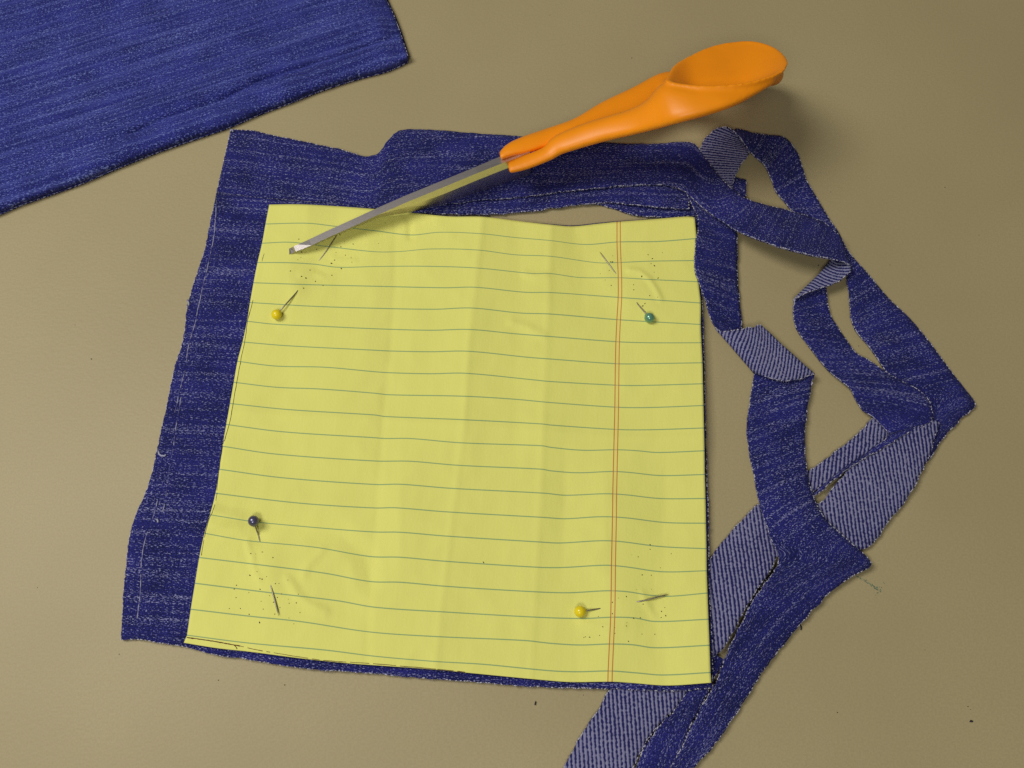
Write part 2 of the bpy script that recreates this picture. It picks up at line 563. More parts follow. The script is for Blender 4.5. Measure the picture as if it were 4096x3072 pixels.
PUCKER = [([(2515, 1080), (2560, 1085), (2600, 1120), (2625, 1160), (2642, 1196)], .34, 15), ([(990, 2168), (995, 2200), (1012, 2228)], .3, 14), ([(1008, 2240), (1020, 2290), (1040, 2322)], .28, 14), ([(1150, 2318), (1172, 2345), (1192, 2382), (1240, 2422), (1300, 2445)], .36, 26),
          ([(1200, 1098), (1245, 1088), (1295, 1106)], .26, 14), ([(840, 2046), (905, 2068), (1000, 2084)], .75, 46), ([(1010, 2095), (1180, 2112), (1370, 2142), (1462, 2225), (1480, 2330)], -.42, 60), ([(1330, 1030), (1370, 1045), (1420, 1042)], .24, 13), ([(2570, 2370), (2582, 2410), (2620, 2470)], .26, 16), ([(2320, 2490), (2420, 2510), (2500, 2502)], .25, 16), ([(1620, 850), (1640, 900), (1642, 950)], -.4, 18), ([(2050, 1290), (2110, 1310), (2170, 1340)], .3, 26), ([(2100, 1095), (2140, 1105), (2180, 1100)], .28, 20), ([(1290, 2200), (1230, 2260), (1215, 2300)], .26, 24)]


def near(pts, x, y, w):
    best = 9e9
    for (x0, y0), (x1, y1) in zip(pts, pts[1:]):
        dx, dy = x1 - x0, y1 - y0
        t = max(0.0, min(1.0, ((x - x0) * dx + (y - y0) * dy) / (dx * dx + dy * dy)))
        best = min(best, (x - x0 - t * dx) ** 2 + (y - y0 - t * dy) ** 2)
        if best < 1:
            break
    return max(0.0, 1 - math.sqrt(best) / w)


PUCKER = [(p, a, w, min(q[0] for q in p) - w, max(q[0] for q in p) + w, min(q[1] for q in p) - w, max(q[1] for q in p) + w) for p, a, w in PUCKER]


def z_paper(x, y):
    for (y0, f0), (y1, f1) in zip(CREASE, CREASE[1:]):
        if y <= y1 or y1 == CREASE[-1][0]:
            t = max(0.0, min(1.0, (y - y0) / (y1 - y0)))
            h = lerp(f0(x), f1(x), t)
            break
    d = abs(y - RIDGE(x))
    h += 0.16 * max(0.0, 1 - d / 80.0) + 0.10 * max(0.0, 1 - d / 18.0)
    for f, a in FOLDS:
        e = abs(x - f(y))
        h += a * (max(0.0, 1 - e / 22.0) * 0.7 + max(0.0, 1 - e / 90.0))
    h += 0.22 * (0.35 - abs(nz(x / 210, y / 260, 11.0))) + 0.16 * (0.3 - abs(nz(x / 110 + 0.3 * y / 110, y / 120, 17.0)))
    for cx, cy, rr, a in ((1280, 1060, 120, -.5), (1190, 1150, 45, .35), (2430, 1050, 70, .4), (2520, 1180, 90, .35), (1070, 2260, 90, .5), (1035, 2150, 40, -.35), (1090, 2340, 60, .35), (2500, 2420, 90, .45), (2600, 2400, 60, .3)):
        q = ((x - cx) ** 2 + (y - cy) ** 2) / (rr * rr)
        if q < 4:
            h += a * math.exp(-q * 1.6)
    for p, a, w, xa, xb, ya, yb in PUCKER:
        if xa < x < xb and ya < y < yb:
            h += a * near(p, x, y, w)
    return z_denim(x, y) + 1.15 + max(-0.25, h * 2.1 + 0.45)


# --- the folded trouser leg, top left
leg = thing('folded_denim_leg', 'washed blue denim trouser leg folded flat in the top left corner', 'denim', P(700, 250, 0))
edge = [(-260, 945), (-100, 886), (0, 849), (77, 815), (307, 734), (461, 669), (615, 607), (769, 553), (922, 500), (1030, 453), (1153, 407), (1268, 361), (1422, 311), (1537, 281), (1598, 257), (1629, 240)]
cut = [(1629, 240), (1631, 223), (1618, 184), (1598, 123), (1568, 46), (1545, 0), (1500, -130), (1440, -330), (1400, -470)]
far = [(-700, 200), (-300, 10), (200, -180), (700, -330), (1400, -470)]
lft = [(-260, 945), (-400, 700), (-560, 400), (-700, 200)]


def z_leg(x, y):
    ey = table_fn(edge)(x)
    d = max(0.0, (ey - y) * 0.93 / 9.6)                          # mm in from the fold
    zz = 4.6 * math.sqrt(max(0.0, 1 - (1 - min(d, 6.0) / 6.0) ** 2)) + 0.65
    zz += -2.0 * math.exp(-((d - 10.5 - 2.2 * nz(x / 300, 0.0)) / 1.8) ** 2) * sstep(150, 700, x) + 0.9 * math.exp(-((d - 17) / 5.0) ** 2)
    zz += 0.9 * nz((x + 0.37 * y) / 700, (y + 0.37 * x) / 110, 4.0) * sstep(0, 14, d) + 1.2 * nz(x / 70, y / 160, 8.0) * math.exp(-((d - 7) / 5.0) ** 2)
    zz += 0.8 * nz((x + 0.4 * y) / 500, (y + 0.4 * x) / 330, 9.0) * sstep(4, 25, d)
    k_end = sstep(0, 90, 1640 - x + (y - 240) * 0.35)
    return max(0.9, lerp(2.6, zz, k_end) if d > 3 else zz)


rows = coons(far, edge, lft[::-1], cut[::-1], 96, 120, z_leg)
g = flat_uv(rows, 21.5, (7, 3))
lr = cloth('upper_layer', rows, leg, 1.0, g, g, [M_LEG, M_BACK, M_RIM])
e2 = [(x + 4, y + 9) for x, y in edge]
c2 = [(x + 7, y + 6) for x, y in cut]
f2, l2 = far, [(x, y) for x, y in lft]
l2[0], c2[0], c2[-1] = e2[0], e2[-1], far[-1]
rows2 = coons(f2, e2, l2[::-1], c2[::-1], 14, 60, lambda x, y: 0.62)
g2 = flat_uv(rows2, 21.5, (40, 9))
cloth('lower_layer', rows2, leg, 1.0, g2, g2, [M_LEG, M_BACK, M_RIM])
fringe(leg, [([r[-1] for r in rows], [r[-2] for r in rows])], 1.3, 0.9, 0.3)

# --- the denim piece under the paper, with the strip that is being cut off it
piece = thing('denim_square', 'dark denim piece under the yellow paper, its cut strip trailing off to the right', 'denim', P(1500, 1600, 0))
SH = [(868, 771), (1020, 790), (1180, 803), (1300, 812), (1400, 822), (1490, 832), (1560, 840)]
s_top = SH + [(1660, 851), (1800, 866), (1930, 869), (2100, 889), (2210, 899), (2290, 904), (2400, 893), (2470, 887), (2620, 877), (2792, 868)]
s_left = [(868, 771), (850, 855), (817, 1012), (787, 1103), (769, 1163), (751, 1223), (733, 1362), (699, 1476), (652, 1700), (632, 1793), (612, 1879), (592, 1952), (546, 2058), (519, 2151), (506, 2264), (493, 2403), (486, 2559)]
s_bot = [(486, 2559), (559, 2558), (639, 2570), (732, 2586), (864, 2619), (997, 2638), (1196, 2672), (1395, 2687), (1500, 2694), (1680, 2712), (1900, 2728), (2100, 2745), (2300, 2752), (2440, 2755), (2700, 2763), (2851, 2752)]
s_right = [(2792, 868), (2796, 950), (2800, 1060), (2808, 1180), (2814, 1400), (2820, 1617), (2823, 1762), (2828, 1935), (2833, 2100), (2836, 2372), (2841, 2445), (2847, 2553), (2851, 2752)]


def z_square(x, y):
    lx = table_fn([(b, a) for a, b in s_left])(y)
    z = z_denim(x, y)
    d = (x - lx) / 10.5
    z += 0.55 * sstep(6.5, 8.0, d + 0.5 * nz(y / 120, 5.0)) * sstep(900, 1200, y) - 0.25
    return max(0.6, min(z + 0.3 * nz(x / 90, y / 90, 6.0), z_denim(x, y) + 0.35))


rowsS = coons(s_top, s_bot, s_left, s_right, 110, 110, z_square)
for b in ([r[0] for r in rowsS[1:-1]], rowsS[-1][1:-1], [r[-1] for r in rowsS[1:-1]]):
    for p in b:
        p.x += random.uniform(-0.00018, 0.00018)
        p.y += random.uniform(-0.00018, 0.00018)
gS = flat_uv(rowsS, -3.0)
cloth('cloth', rowsS, piece, 0.9, gS, gS)

T = [  # upper edge / lower edge of the strip: x, y, z, x, y, z, heading
    (925, 521, .8, 868, 771, 1.1, 0), (1000, 524, .9, 940, 780, 1.2, 0), (1100, 545, 1.0, 1040, 792, 1.3, 0), (1250, 575, 1.1, 1190, 804, 1.4, 0), (1350, 597, 1.5, 1300, 812, 1.5, 0), (1440, 622, 2.0, 1400, 822, 1.6, 0),
    (1490, 625, 2.8, 1450, 828, 1.7, 0), (1527, 603, 4.4, 1495, 833, 2.0, 0), (1556, 560, 5.0, 1530, 837, 2.2, 0), (1592, 527, 4.2, 1570, 840, 2.6, 0), (1640, 520, 3.2, 1630, 837, 3.0, 0), (1750, 523, 2.4, 1745, 824, 3.2, 0), (1900, 535, 2.2, 1885, 806, 3.2, 0),
    (2080, 548, 2.0, 2085, 790, 3.2, 0), (2260, 568, 2.0, 2280, 765, 3.4, 0), (2469, 575, 2.4, 2470, 747, 3.8, 0), (2596, 578, 3.0, 2592, 740, 4.2, 0), (2700, 572, 4.0, 2680, 745, 4.8, 0), (2771, 574, 5.0, 2735, 765, 5.4, 0),
    (2809, 615, 5.5, 2775, 800, 5.8, 5), (2834, 653, 5.8, 2803, 826, 6.0, 20), (2885, 716, 6.0, 2845, 858, 6.4, 40), (2954, 780, 6.0, 2900, 893, 7.6, 60), (3005, 805, 6.0, 2950, 926, 9.5, 75), (3075, 824, 5.6, 3043, 963, 12.5, 80), (3170, 849, 5.0, 3138, 995, 14.0, 82),
    (3233, 868, 4.8, 3205, 1012, 14.0, 84), (3296, 894, 4.8, 3268, 1026, 12.5, 84), (3338, 928, 5.2, 3340, 1040, 10.0, 84),
    (3356, 948, 5.0, 3397, 1062, 7.0, 84), (3346, 990, 3.4, 3388, 1098, 6.0, 84), (3336, 1020, 3.4, 3330, 1136, 6.0, 84), (3327, 1048, 3.2, 3186, 1190, 4.6, 84),
    (3312, 1100, 1.6, 3176, 1215, 2.4, 84), (3306, 1190, 1.5, 3173, 1248, 2.2, 84), (3318, 1255, 1.5, 3177, 1285, 2.2, 80), (3348, 1308, 1.5, 3190, 1325, 2.2, 76), (3391, 1371, 1.5, 3239, 1391, 2.2, 72), (3424, 1414, 1.6, 3282, 1447, 2.3, 70), (3481, 1447, 2.0, 3325, 1494, 2.5, 68),
    (3547, 1492, 2.8, 3366, 1526, 2.8, 66), (3600, 1524, 3.2, 3403, 1559, 3.0, 64), (3664, 1556, 3.4, 3424, 1604, 3.2, 62), (3712, 1600, 3.8, 3453, 1644, 3.4, 60), (3728, 1650, 4.0, 3498, 1674, 3.6, 60), (3722, 1692, 4.0, 3556, 1736, 3.8, 60)]
rowsT, uvT = ribbon_rows(T, 330, 16, 0.0, 0.35, 0.0)
# the strip's own uv starts where the square's does, so that the streaks run on
o0 = (rowsT[0][8].x * 1000 - uvT[0][8][0], rowsT[0][8].y * 1000 - uvT[0][8][1])
uvT = [[(u + o0[0], -v + o0[1]) for u, v in r] for r in uvT]
cloth('cut_strip', rowsT, piece, 0.9, uvT, turn(uvT, -41))
U2 = [(1600, 800, 1.6, 1590, 843, 1.4, 0), (1700, 800, 1.6, 1690, 853, 1.3, 0), (1830, 790, 1.7, 1825, 858, 1.3, 0), (1934, 780, 1.8, 1934, 859, 1.3, 0), (2042, 770, 1.8, 2042, 854, 1.4, 0), (2133, 760, 1.8, 2133, 844, 1.5, 0), (2236, 740, 1.9, 2236, 831, 1.6, 0), (2345, 730, 2.0, 2345, 818, 1.8, 0), (2440, 720, 2.2, 2440, 812, 2.2, 0), (2540, 715, 2.4, 2545, 822, 2.8, 0), (2650, 715, 2.6, 2650, 832, 3.0, 0), (2752, 715, 2.8, 2756, 838, 3.2, 0)]
rowsU, uvU = ribbon_rows(U2, 110, 8, 0.2, 0.2, 3.0)
cloth('under_layer', rowsU, piece, 0.9, uvU, turn(uvU, 62))
U3 = [(2370, 770, .7, 2370, 815, .7, 0), (2450, 775, .8, 2455, 836, .8, 0), (2533, 775, .8, 2533, 860, 1.0, 0), (2600, 775, .8, 2600, 868, 1.1, 0), (2660, 775, .8, 2665, 871, 1.1, 0), (2774, 775, .8, 2790, 862, 1.2, 0)]
rowsV, uvV = ribbon_rows(U3, 44, 6, 0.2, 0.15, 5.0)
cloth('under_layer', rowsV, piece, 0.9, uvV, turn(uvV, 62))
TAB = [(2860, 690, 1.5, 2860, 810, 1.5, 0), (2930, 708, 1.5, 2920, 812, 1.5, 0), (2985, 722, 1.7, 2984, 790, 1.7, 0)]
rowsW, uvW = ribbon_rows(TAB, 16, 6, 0.2, 0.1, 8.0)
cloth('under_layer', rowsW, piece, 0.9, uvW, turn(uvW, 62))
fringe(piece, [([r[0] for r in rowsS], [r[1] for r in rowsS]), (rowsS[-1], rowsS[-2]), ([r[-1] for r in rowsS], [r[-2] for r in rowsS])]
       + rib_edges(rowsT[:48], 'L') + rib_edges(rowsT[100:], 'R') + rib_edges(rowsT[170:], 'L') + rib_edges(rowsU, 'R') + rib_edges(rowsV, 'R') + [(rowsT[0], rowsT[1]), (rowsU[-1], rowsU[-2]), (rowsW[-1], rowsW[-2])])
# the seam along the left band
sm = Acc()
for ln in ([(866, 800), (861, 898), (854, 955), (839, 1031), (834, 1053), (821, 1107), (808, 1162), (798, 1209), (789, 1252), (778, 1306), (761, 1357), (751, 1400), (743, 1472), (725, 1537), (707, 1617), (700, 1650)],
           [(725, 1588), (716, 1640), (704, 1707), (692, 1800), (678, 1872), (665, 1978), (652, 2045)],
           [(632, 1998), (612, 2071), (592, 2124), (579, 2164), (566, 2250), (562, 2363), (552, 2449), (546, 2496)]):
    pts = spline(ln, 46)
    run = []
    for i, (x, y) in enumerate(pts):
        x += 2.2 * nz(i * 0.5, ln[0][0])
        gap = nz(i * 0.33, ln[0][1]) < -0.32
        if gap and len(run) > 1:
            sm.tube(run, 0.00019, 4)
        if gap:
            run = []
        else:
            run.append(P(x, y, z_square(x, y) + 0.52))
    if len(run) > 1:
        sm.tube(run, 0.00019, 4)
for x, y, pts in ((925, 521, [(922, 526), (924, 521), (930, 520), (932, 527)]), (640, 1815, [(633, 1798), (636, 1816), (645, 1823), (658, 1824), (664, 1818)]), (752, 1213, [(750, 1200), (755, 1212), (755, 1222)]), (632, 2080, [(628, 2076), (632, 2084), (631, 2090)])):
    sm.tube([P(a, b, z_square(x + 30, y) + 0.75) for a, b in pts], 0.00036, 5)
sm.build('seam_thread', M_WHITE, piece)['kind'] = 'stuff'


# --- trimmings
def trimming(label, name, st, n, nc, twist, seed, front=True, curl=0.8, wav=0.55, sides='LR', ext=None, rib=1.0, planar=False):
    t = thing(name, label, 'denim strip', P(st[0][0], st[0][1], 0), 'trimmed denim strips')
    rows, uv = ribbon_rows(st, n, nc, curl, wav, seed)
    tv = [[(u * rib, v * rib) for u, v in r] for r in (flat_uv(rows, twist, (seed * 9, seed * 5)) if planar else turn(uv, twist))]
    cloth('strip', rows, t, 0.9, uv, tv, None, front)
    fringe(t, rib_edges(rows, sides) + (ext(rows) if ext else []))
    return t


trimming('narrow denim strip beside the paper, folded once, with a pointed corner', 'denim_strip', [
    (2745, 770, 3.6, 2850, 800, 4.2, 100), (2765, 815, 3.8, 2885, 840, 4.0, 100), (2790, 868, 6.0, 2925, 885, 3.2, 100), (2793, 906, 7.0, 2944, 925, 2.6, 100), (2783, 970, 7.4, 2947, 985, 2.0, 100), (2777, 1033, 7.4, 2947, 1045, 1.6, 100), (2782, 1090, 6.8, 2948, 1120, 1.5, 100),
    (2809, 1166, 5.6, 2956, 1195, 1.4, 100), (2834, 1254, 2.8, 2965, 1300, 1.4, 100), (2850, 1290, 2.4, 2980, 1390, 1.5, 100), (2874, 1322, 3.0, 3012, 1484, 2.4, 100), (2920, 1326, 4.6, 3050, 1502, 4.2, 100), (2967, 1318, 5.0, 3090, 1516, 4.6, 100), (3010, 1310, 4.8, 3165, 1524, 4.6, 100),
    (3046, 1307, 4.2, 3253, 1499, 4.2, 95), (3040, 1390, 2.4, 3251, 1514, 3.0, 88), (3018, 1480, 1.8, 3247, 1528, 2.6, 80), (3010, 1537, 1.6, 3245, 1545, 2.2, 75), (2995, 1622, 1.6, 3230, 1622, 2.0, 70), (2986, 1712, 1.8, 3219, 1722, 2.0, 66), (2989, 1763, 1.8, 3218, 1770, 2.2, 65), (3000, 1830, 2.2, 3222, 1850, 2.8, 65),
    (3019, 1923, 3.2, 3236, 1935, 4.0, 65), (3037, 2014, 4.4, 3260, 2008, 5.0, 65), (3062, 2092, 5.2, 3303, 2080, 5.0, 62), (3092, 2175, 5.6, 3393, 2164, 4.4, 55), (3112, 2215, 5.6, 3484, 2256, 3.2, 30), (3110, 2262, 5.4, 3414, 2298, 2.6, 20), (3070, 2320, 5.2, 3320, 2370, 2.0, 14), (3023, 2385, 5.0, 3220, 2474, 1.8, 10),
    (2959, 2505, 4.8, 3149, 2556, 1.6, 6), (2896, 2644, 4.4, 3054, 2682, 1.6, 4), (2858, 2739, 4.0, 3000, 2765, 1.6, 2), (2789, 2860, 3.6, 2930, 2872, 1.6, 0), (2740, 2960, 3.2, 2862, 2970, 1.6, 0), (2680, 3072, 2.8, 2778, 3068, 1.6, 0), (2590, 3200, 2.2, 2690, 3200, 1.6, 0)],
    360, 12, 48, 1.0)

trimming('outer denim strip looping from under the scissors handle down to the right hand corner', 'denim_strip', [
    (2790, 760, 2.4, 2925, 760, 2.0, 80), (2795, 700, 3.2, 2940, 705, 3.0, 80), (2800, 640, 4.4, 2965, 658, 4.0, 80), (2808, 580, 5.6, 2996, 612, 4.0, 80), (2852, 527, 6.4, 2994, 580, 2.8, 80), (2905, 510, 6.6, 2968, 545, 2.4, 80), (2945, 537, 6.4, 2942, 518, 3.0, 80), (2968, 563, 5.8, 2985, 527, 3.0, 80), (2994, 600, 5.0, 3030, 538, 2.8, 82),
    (3018, 626, 3.8, 3098, 544, 2.4, 84), (3056, 660, 3.4, 3146, 558, 2.0, 84), (3078, 703, 2.8, 3188, 613, 2.2, 84), (3090, 735, 2.4, 3206, 660, 2.4, 84), (3104, 768, 2.0, 3222, 715, 2.4, 84), (3140, 812, 1.8, 3268, 796, 2.0, 84), (3180, 860, 1.6, 3315, 877, 1.6, 84), (3240, 930, 1.5, 3352, 930, 1.5, 84), (3330, 1010, 1.5, 3388, 1000, 1.4, 84), (3383, 1080, 1.8, 3425, 1048, 1.4, 84), (3388, 1130, 2.4, 3464, 1089, 1.4, 84), (3396, 1190, 2.6, 3508, 1142, 1.4, 84), (3402, 1262, 2.4, 3560, 1202, 1.4, 84), (3422, 1322, 2.0, 3634, 1272, 1.4, 84), (3482, 1396, 1.8, 3704, 1354, 1.4, 84), (3532, 1470, 1.6, 3764, 1434, 1.4, 84), (3572, 1530, 1.4, 3815, 1503, 1.4, 84), (3590, 1590, 1.2, 3862, 1562, 1.3, 72), (3600, 1640, 1.2, 3899, 1622, 1.3, 45), (3560, 1700, 1.0, 3846, 1672, 1.2, 22), (3500, 1740, 0.9, 3790, 1730, 1.1, 12), (3450, 1800, 0.8, 3738, 1802, 1.0, 8), (3420, 1870, 0.8, 3676, 1900, 1.0, 7), (3400, 1930, 0.8, 3630, 1985, 1.0, 7)],
    270, 10, 168, 2.0, False)

trimming('wide denim strip lying pale side up, running under the paper to the bottom edge', 'denim_strip', [
    (3760, 1690, 3.0, 3640, 1650, 2.8, 0), (3745, 1728, 2.8, 3590, 1740, 2.6, 0), (3724, 1800, 2.4, 3544, 1780, 2.6, 0), (3690, 1880, 2.2, 3423, 1853, 2.6, 0), (3628, 1990, 2.0, 3339, 1947, 2.2, 0), (3556, 2080, 1.8, 3270, 2016, 1.8, 0), (3471, 2188, 1.6, 3150, 1995, 1.4, 0), (3330, 2215, 1.2, 3044, 2010, 1.1, 0), (3180, 2215, 1.1, 2959, 2092, 1.1, 0), (3108, 2226, 2.6, 2875, 2188, 1.0, 0),
    (3084, 2278, 3.6, 2836, 2242, .9, 0), (3008, 2388, 3.8, 2770, 2330, .8, 0), (2936, 2518, 3.6, 2680, 2440, .7, 0), (2890, 2596, 2.4, 2600, 2540, .6, 0), (2800, 2680, 1.2, 2510, 2650, .6, 0), (2744, 2771, 1.4, 2438, 2760, .7, 0), (2694, 2841, 1.6, 2396, 2832, .9, 0), (2630, 2904, 1.6, 2345, 2912, 1.1, 0), (2573, 2986, 1.5, 2292, 3000, 1.1, 0), (2530, 3080, 1.4, 2245, 3088, 1.0, 0), (2470, 3220, 1.3, 2160, 3220, 1.0, 0)],
    240, 14, 92, 4.0, False, 1.2, rib=0.80, planar=True)

trimming('thin pale strip peeking out behind the wide pale strip near the right corner', 'denim_strip', [
    (3600, 1690, 1.4, 3540, 1630, 1.2, 0), (3560, 1732, 1.5, 3496, 1668, 1.2, 0), (3532, 1768, 1.8, 3423, 1742, 1.2, 0), (3393, 1865, 2.0, 3303, 1839, 1.1, 0), (3303, 1930, 1.8, 3230, 1888, 1.0, 0), (3230, 1990, 1.4, 3150, 1945, .9, 0), (3120, 2080, 1.0, 3040, 2030, .8, 0)],
    80, 8, 76, 6.0, False, 0.6, rib=0.82, planar=True)

trimming('sliver of blue denim curling up between the two pale strips', 'denim_strip', [
    (3722, 1694, 3.6, 3556, 1736, 3.2, 0), (3640, 1730, 3.8, 3545, 1752, 3.2, 0), (3544, 1783, 3.8, 3520, 1776, 3.0, 0), (3423, 1855, 3.6, 3393, 1866, 2.6, 0), (3345, 1912, 3.0, 3315, 1922, 2.2, 0), (3290, 1960, 2.6, 3252, 1978, 1.8, 0), (3230, 2010, 1.8, 3190, 2025, 1.4, 0)],
    70, 6, 30, 7.0, True, 0.2, 0.2)

trimming('short dark blue strip at the bottom edge, between the pale strip and the pointed strip', 'denim_strip', [
    (2900, 2640, 1.0, 2850, 2610, 1.0, 180), (2850, 2720, 1.4, 2790, 2690, 1.4, 180), (2833, 2768, 1.8, 2744, 2772, 1.9, 180), (2790, 2850, 2.0, 2697, 2843, 2.4, 180), (2760, 2900, 2.0, 2634, 2908, 2.6, 180), (2735, 2980, 1.9, 2580, 2988, 2.6, 180), (2716, 3072, 1.8, 2540, 3080, 2.4, 180), (2680, 3200, 1.6, 2470, 3210, 2.0, 180)],
    130, 10, 48, 9.0, True, 0.6)


# ------------------------------------------------------------------ the ruled paper
RUL = [  # points measured along the top edge, the twenty printed rules and the bottom edge
    [(1077, 818), (1200, 817), (1350, 825), (1500, 836), (1570, 842), (1790, 865), (1930, 867), (2100, 887), (2210, 899), (2290, 905), (2400, 894), (2470, 887), (2620, 876), (2750, 866), (2779, 869)],
    [(1062, 896), (1230, 893), (1340, 905), (1500, 923), (1645, 940), (1760, 929), (1926, 935), (2060, 950), (2200, 962), (2340, 978), (2470, 968), (2630, 966), (2787, 954)],
    [(1048, 973), (1160, 969), (1310, 986), (1500, 1007), (1600, 1006), (1720, 996), (1910, 1000), (2060, 1019), (2200, 1025), (2390, 1051), (2475, 1050), (2590, 1045), (2788, 1042)],
    [(1030, 1050), (1160, 1051), (1260, 1057), (1350, 1069), (1500, 1066), (1700, 1065), (1907, 1072), (2130, 1094), (2200, 1094), (2320, 1110), (2480, 1111), (2600, 1118), (2794, 1127)],
    [(1014, 1131), (1250, 1139), (1500, 1145), (1780, 1151), (1900, 1149), (2100, 1169), (2200, 1170), (2480, 1190), (2803, 1212)],
    [(1000, 1210), (1250, 1225), (1500, 1233), (1740, 1237), (1885, 1232), (2080, 1252), (2200, 1256), (2475, 1279), (2803, 1298)],
    [(988, 1285), (1100, 1297), (1300, 1306), (1500, 1315), (1720, 1321), (1880, 1318), (2060, 1335), (2200, 1346), (2470, 1367), (2600, 1371), (2806, 1371)],
    [(970, 1368), (1150, 1383), (1500, 1401), (1560, 1404), (1720, 1407), (1872, 1405), (2110, 1429), (2200, 1436), (2470, 1455), (2620, 1454), (2810, 1451)],
    [(950, 1445), (1100, 1464), (1300, 1469), (1500, 1487), (1560, 1491), (1720, 1495), (1860, 1493), (2130, 1519), (2200, 1526), (2470, 1541), (2560, 1542), (2812, 1535)],
    [(935, 1529), (1105, 1549), (1280, 1556), (1500, 1573), (1555, 1579), (1857, 1585), (2060, 1597), (2200, 1610), (2470, 1629), (2600, 1630), (2814, 1622)],
    [(920, 1614), (1150, 1638), (1500, 1660), (1540, 1666), (1857, 1679), (2170, 1696), (2200, 1700), (2470, 1718), (2600, 1719), (2816, 1712)],
    [(905, 1698), (1130, 1727), (1500, 1751), (1540, 1754), (1640, 1754), (1840, 1771), (2170, 1783), (2200, 1789), (2330, 1801), (2470, 1799), (2550, 1803), (2630, 1810), (2818, 1803)],
    [(890, 1785), (1100, 1816), (1500, 1844), (1640, 1845), (1830, 1861), (2170, 1877), (2200, 1883), (2310, 1891), (2450, 1886), (2520, 1890), (2640, 1902), (2819, 1898)],
    [(877, 1877), (1130, 1911), (1500, 1938), (1600, 1937), (1800, 1953), (2180, 1973), (2260, 1981), (2420, 1975), (2500, 1979), (2640, 1994), (2822, 1994)],
    [(862, 1973), (1080, 2000), (1250, 2017), (1500, 2032), (1580, 2031), (1780, 2047), (2180, 2070), (2260, 2075), (2400, 2067), (2500, 2071), (2660, 2090), (2824, 2093)],
    [(840, 2059), (1000, 2085), (1050, 2091), (1330, 2116), (1500, 2128), (1600, 2129), (1780, 2144), (2160, 2168), (2240, 2172), (2400, 2163), (2480, 2166), (2640, 2186), (2826, 2195)],
    [(818, 2133), (985, 2162), (1260, 2189), (1480, 2226), (1600, 2229), (1780, 2245), (2150, 2269), (2250, 2270), (2420, 2261), (2500, 2267), (2650, 2287), (2827, 2283)],
    [(797, 2230), (1060, 2262), (1300, 2293), (1480, 2326), (1600, 2329), (1780, 2345), (2100, 2365), (2270, 2371), (2430, 2363), (2510, 2367), (2600, 2381), (2680, 2385), (2830, 2372)],
    [(780, 2333), (1090, 2372), (1350, 2403), (1500, 2429), (1780, 2448), (2150, 2469), (2330, 2474), (2450, 2469), (2540, 2472), (2620, 2486), (2834, 2477)],
    [(763, 2437), (1000, 2465), (1200, 2486), (1480, 2528), (1740, 2546), (2100, 2562), (2200, 2573), (2320, 2580), (2440, 2576), (2530, 2579), (2620, 2591), (2838, 2581)],
    [(748, 2541), (1000, 2573), (1300, 2600), (1500, 2625), (1740, 2646), (1930, 2657), (2200, 2683), (2310, 2687), (2440, 2684), (2550, 2692), (2650, 2700), (2842, 2690)],
    [(735, 2571), (864, 2592), (1000, 2607), (1200, 2633), (1400, 2654), (1500, 2661), (1740, 2678), (1880, 2692), (2150, 2718), (2280, 2728), (2450, 2727), (2530, 2732), (2670, 2742), (2845, 2731)]]
RUL_V = [0.0] + [float(i) for i in range(1, 21)] + [20.38]
MARG = [2475, 2475, 2478, 2480, 2480, 2475, 2471, 2469, 2468, 2467, 2465, 2463, 2461, 2459, 2458, 2456, 2454, 2453, 2451, 2446, 2441, 2440]
NA, NB = 150, 36
cols = []
for row, mx in zip(RUL, MARG):
    sp = spline(row, 160)
    f = table_fn(sp)
    x0, x1 = row[0][0], row[-1][0]
    xs = [lerp(x0, mx, i / NA) for i in range(NA)] + [lerp(mx, x1, i / NB) for i in range(NB + 1)]
    cols.append([(x, f(x)) for x in xs])
SUB = 8
prow, puv, nr = [], [], (len(RUL) - 1) * SUB + 1
for q in range(nr):
    t = q / SUB
    i = min(int(t), len(RUL) - 2)
    t -= i
    line, uvl = [], []
    for j in range(NA + NB + 1):
        p = []
        for a in (0, 1):
            p1, p2 = cols[i][j][a], cols[i + 1][j][a]
            p0 = cols[i - 1][j][a] if i else 2 * p1 - p2
            p3 = cols[i + 2][j][a] if i < len(RUL) - 2 else 2 * p2 - p1
            h1, h2 = (RUL_V[i] - RUL_V[i - 1]) if i else 1, 1
            m1, m2 = (p2 - p0) / 2, (p3 - p1) / 2
            if i >= len(RUL) - 3 or i == 0:
                m1 = m2 = p2 - p1
            p.append((2 * t ** 3 - 3 * t * t + 1) * p1 + (t ** 3 - 2 * t * t + t) * m1 + (-2 * t ** 3 + 3 * t * t) * p2 + (t ** 3 - t * t) * m2)
        v = lerp(RUL_V[i], RUL_V[i + 1], t)
        line.append(P(p[0], p[1], z_paper(p[0], p[1])))
        uvl.append(((j - NA) / NA * 132.0 if j < NA else (j - NA) / NB * 31.7, v))
    prow.append(line)
    puv.append(uvl)
nc = NA + NB + 1
verts = [p for r in prow for p in r] + [p - Vector((0, 0, 0.00012)) for r in prow for p in r]
o = nr * nc
faces = []
for i in range(nr - 1):
    for j in range(nc - 1):
        a = i * nc + j
        faces.append((a, a + nc, a + nc + 1, a + 1))
        faces.append((o + a, o + a + 1, o + a + nc + 1, o + a + nc))
bord = [i * nc for i in range(nr)] + [(nr - 1) * nc + j for j in range(1, nc)] + [i * nc + nc - 1 for i in range(nr - 2, -1, -1)] + list(range(nc - 2, 0, -1))
for a, b in zip(bord, bord[1:] + bord[:1]):
    faces.append((a, o + a, o + b, b))
paper = thing('ruled_paper', 'square of yellow ruled paper pinned on dark denim as a cutting pattern', 'paper', P(1800, 1750, 0))
sheet = mesh('sheet', verts, faces, M_PAPER, paper)
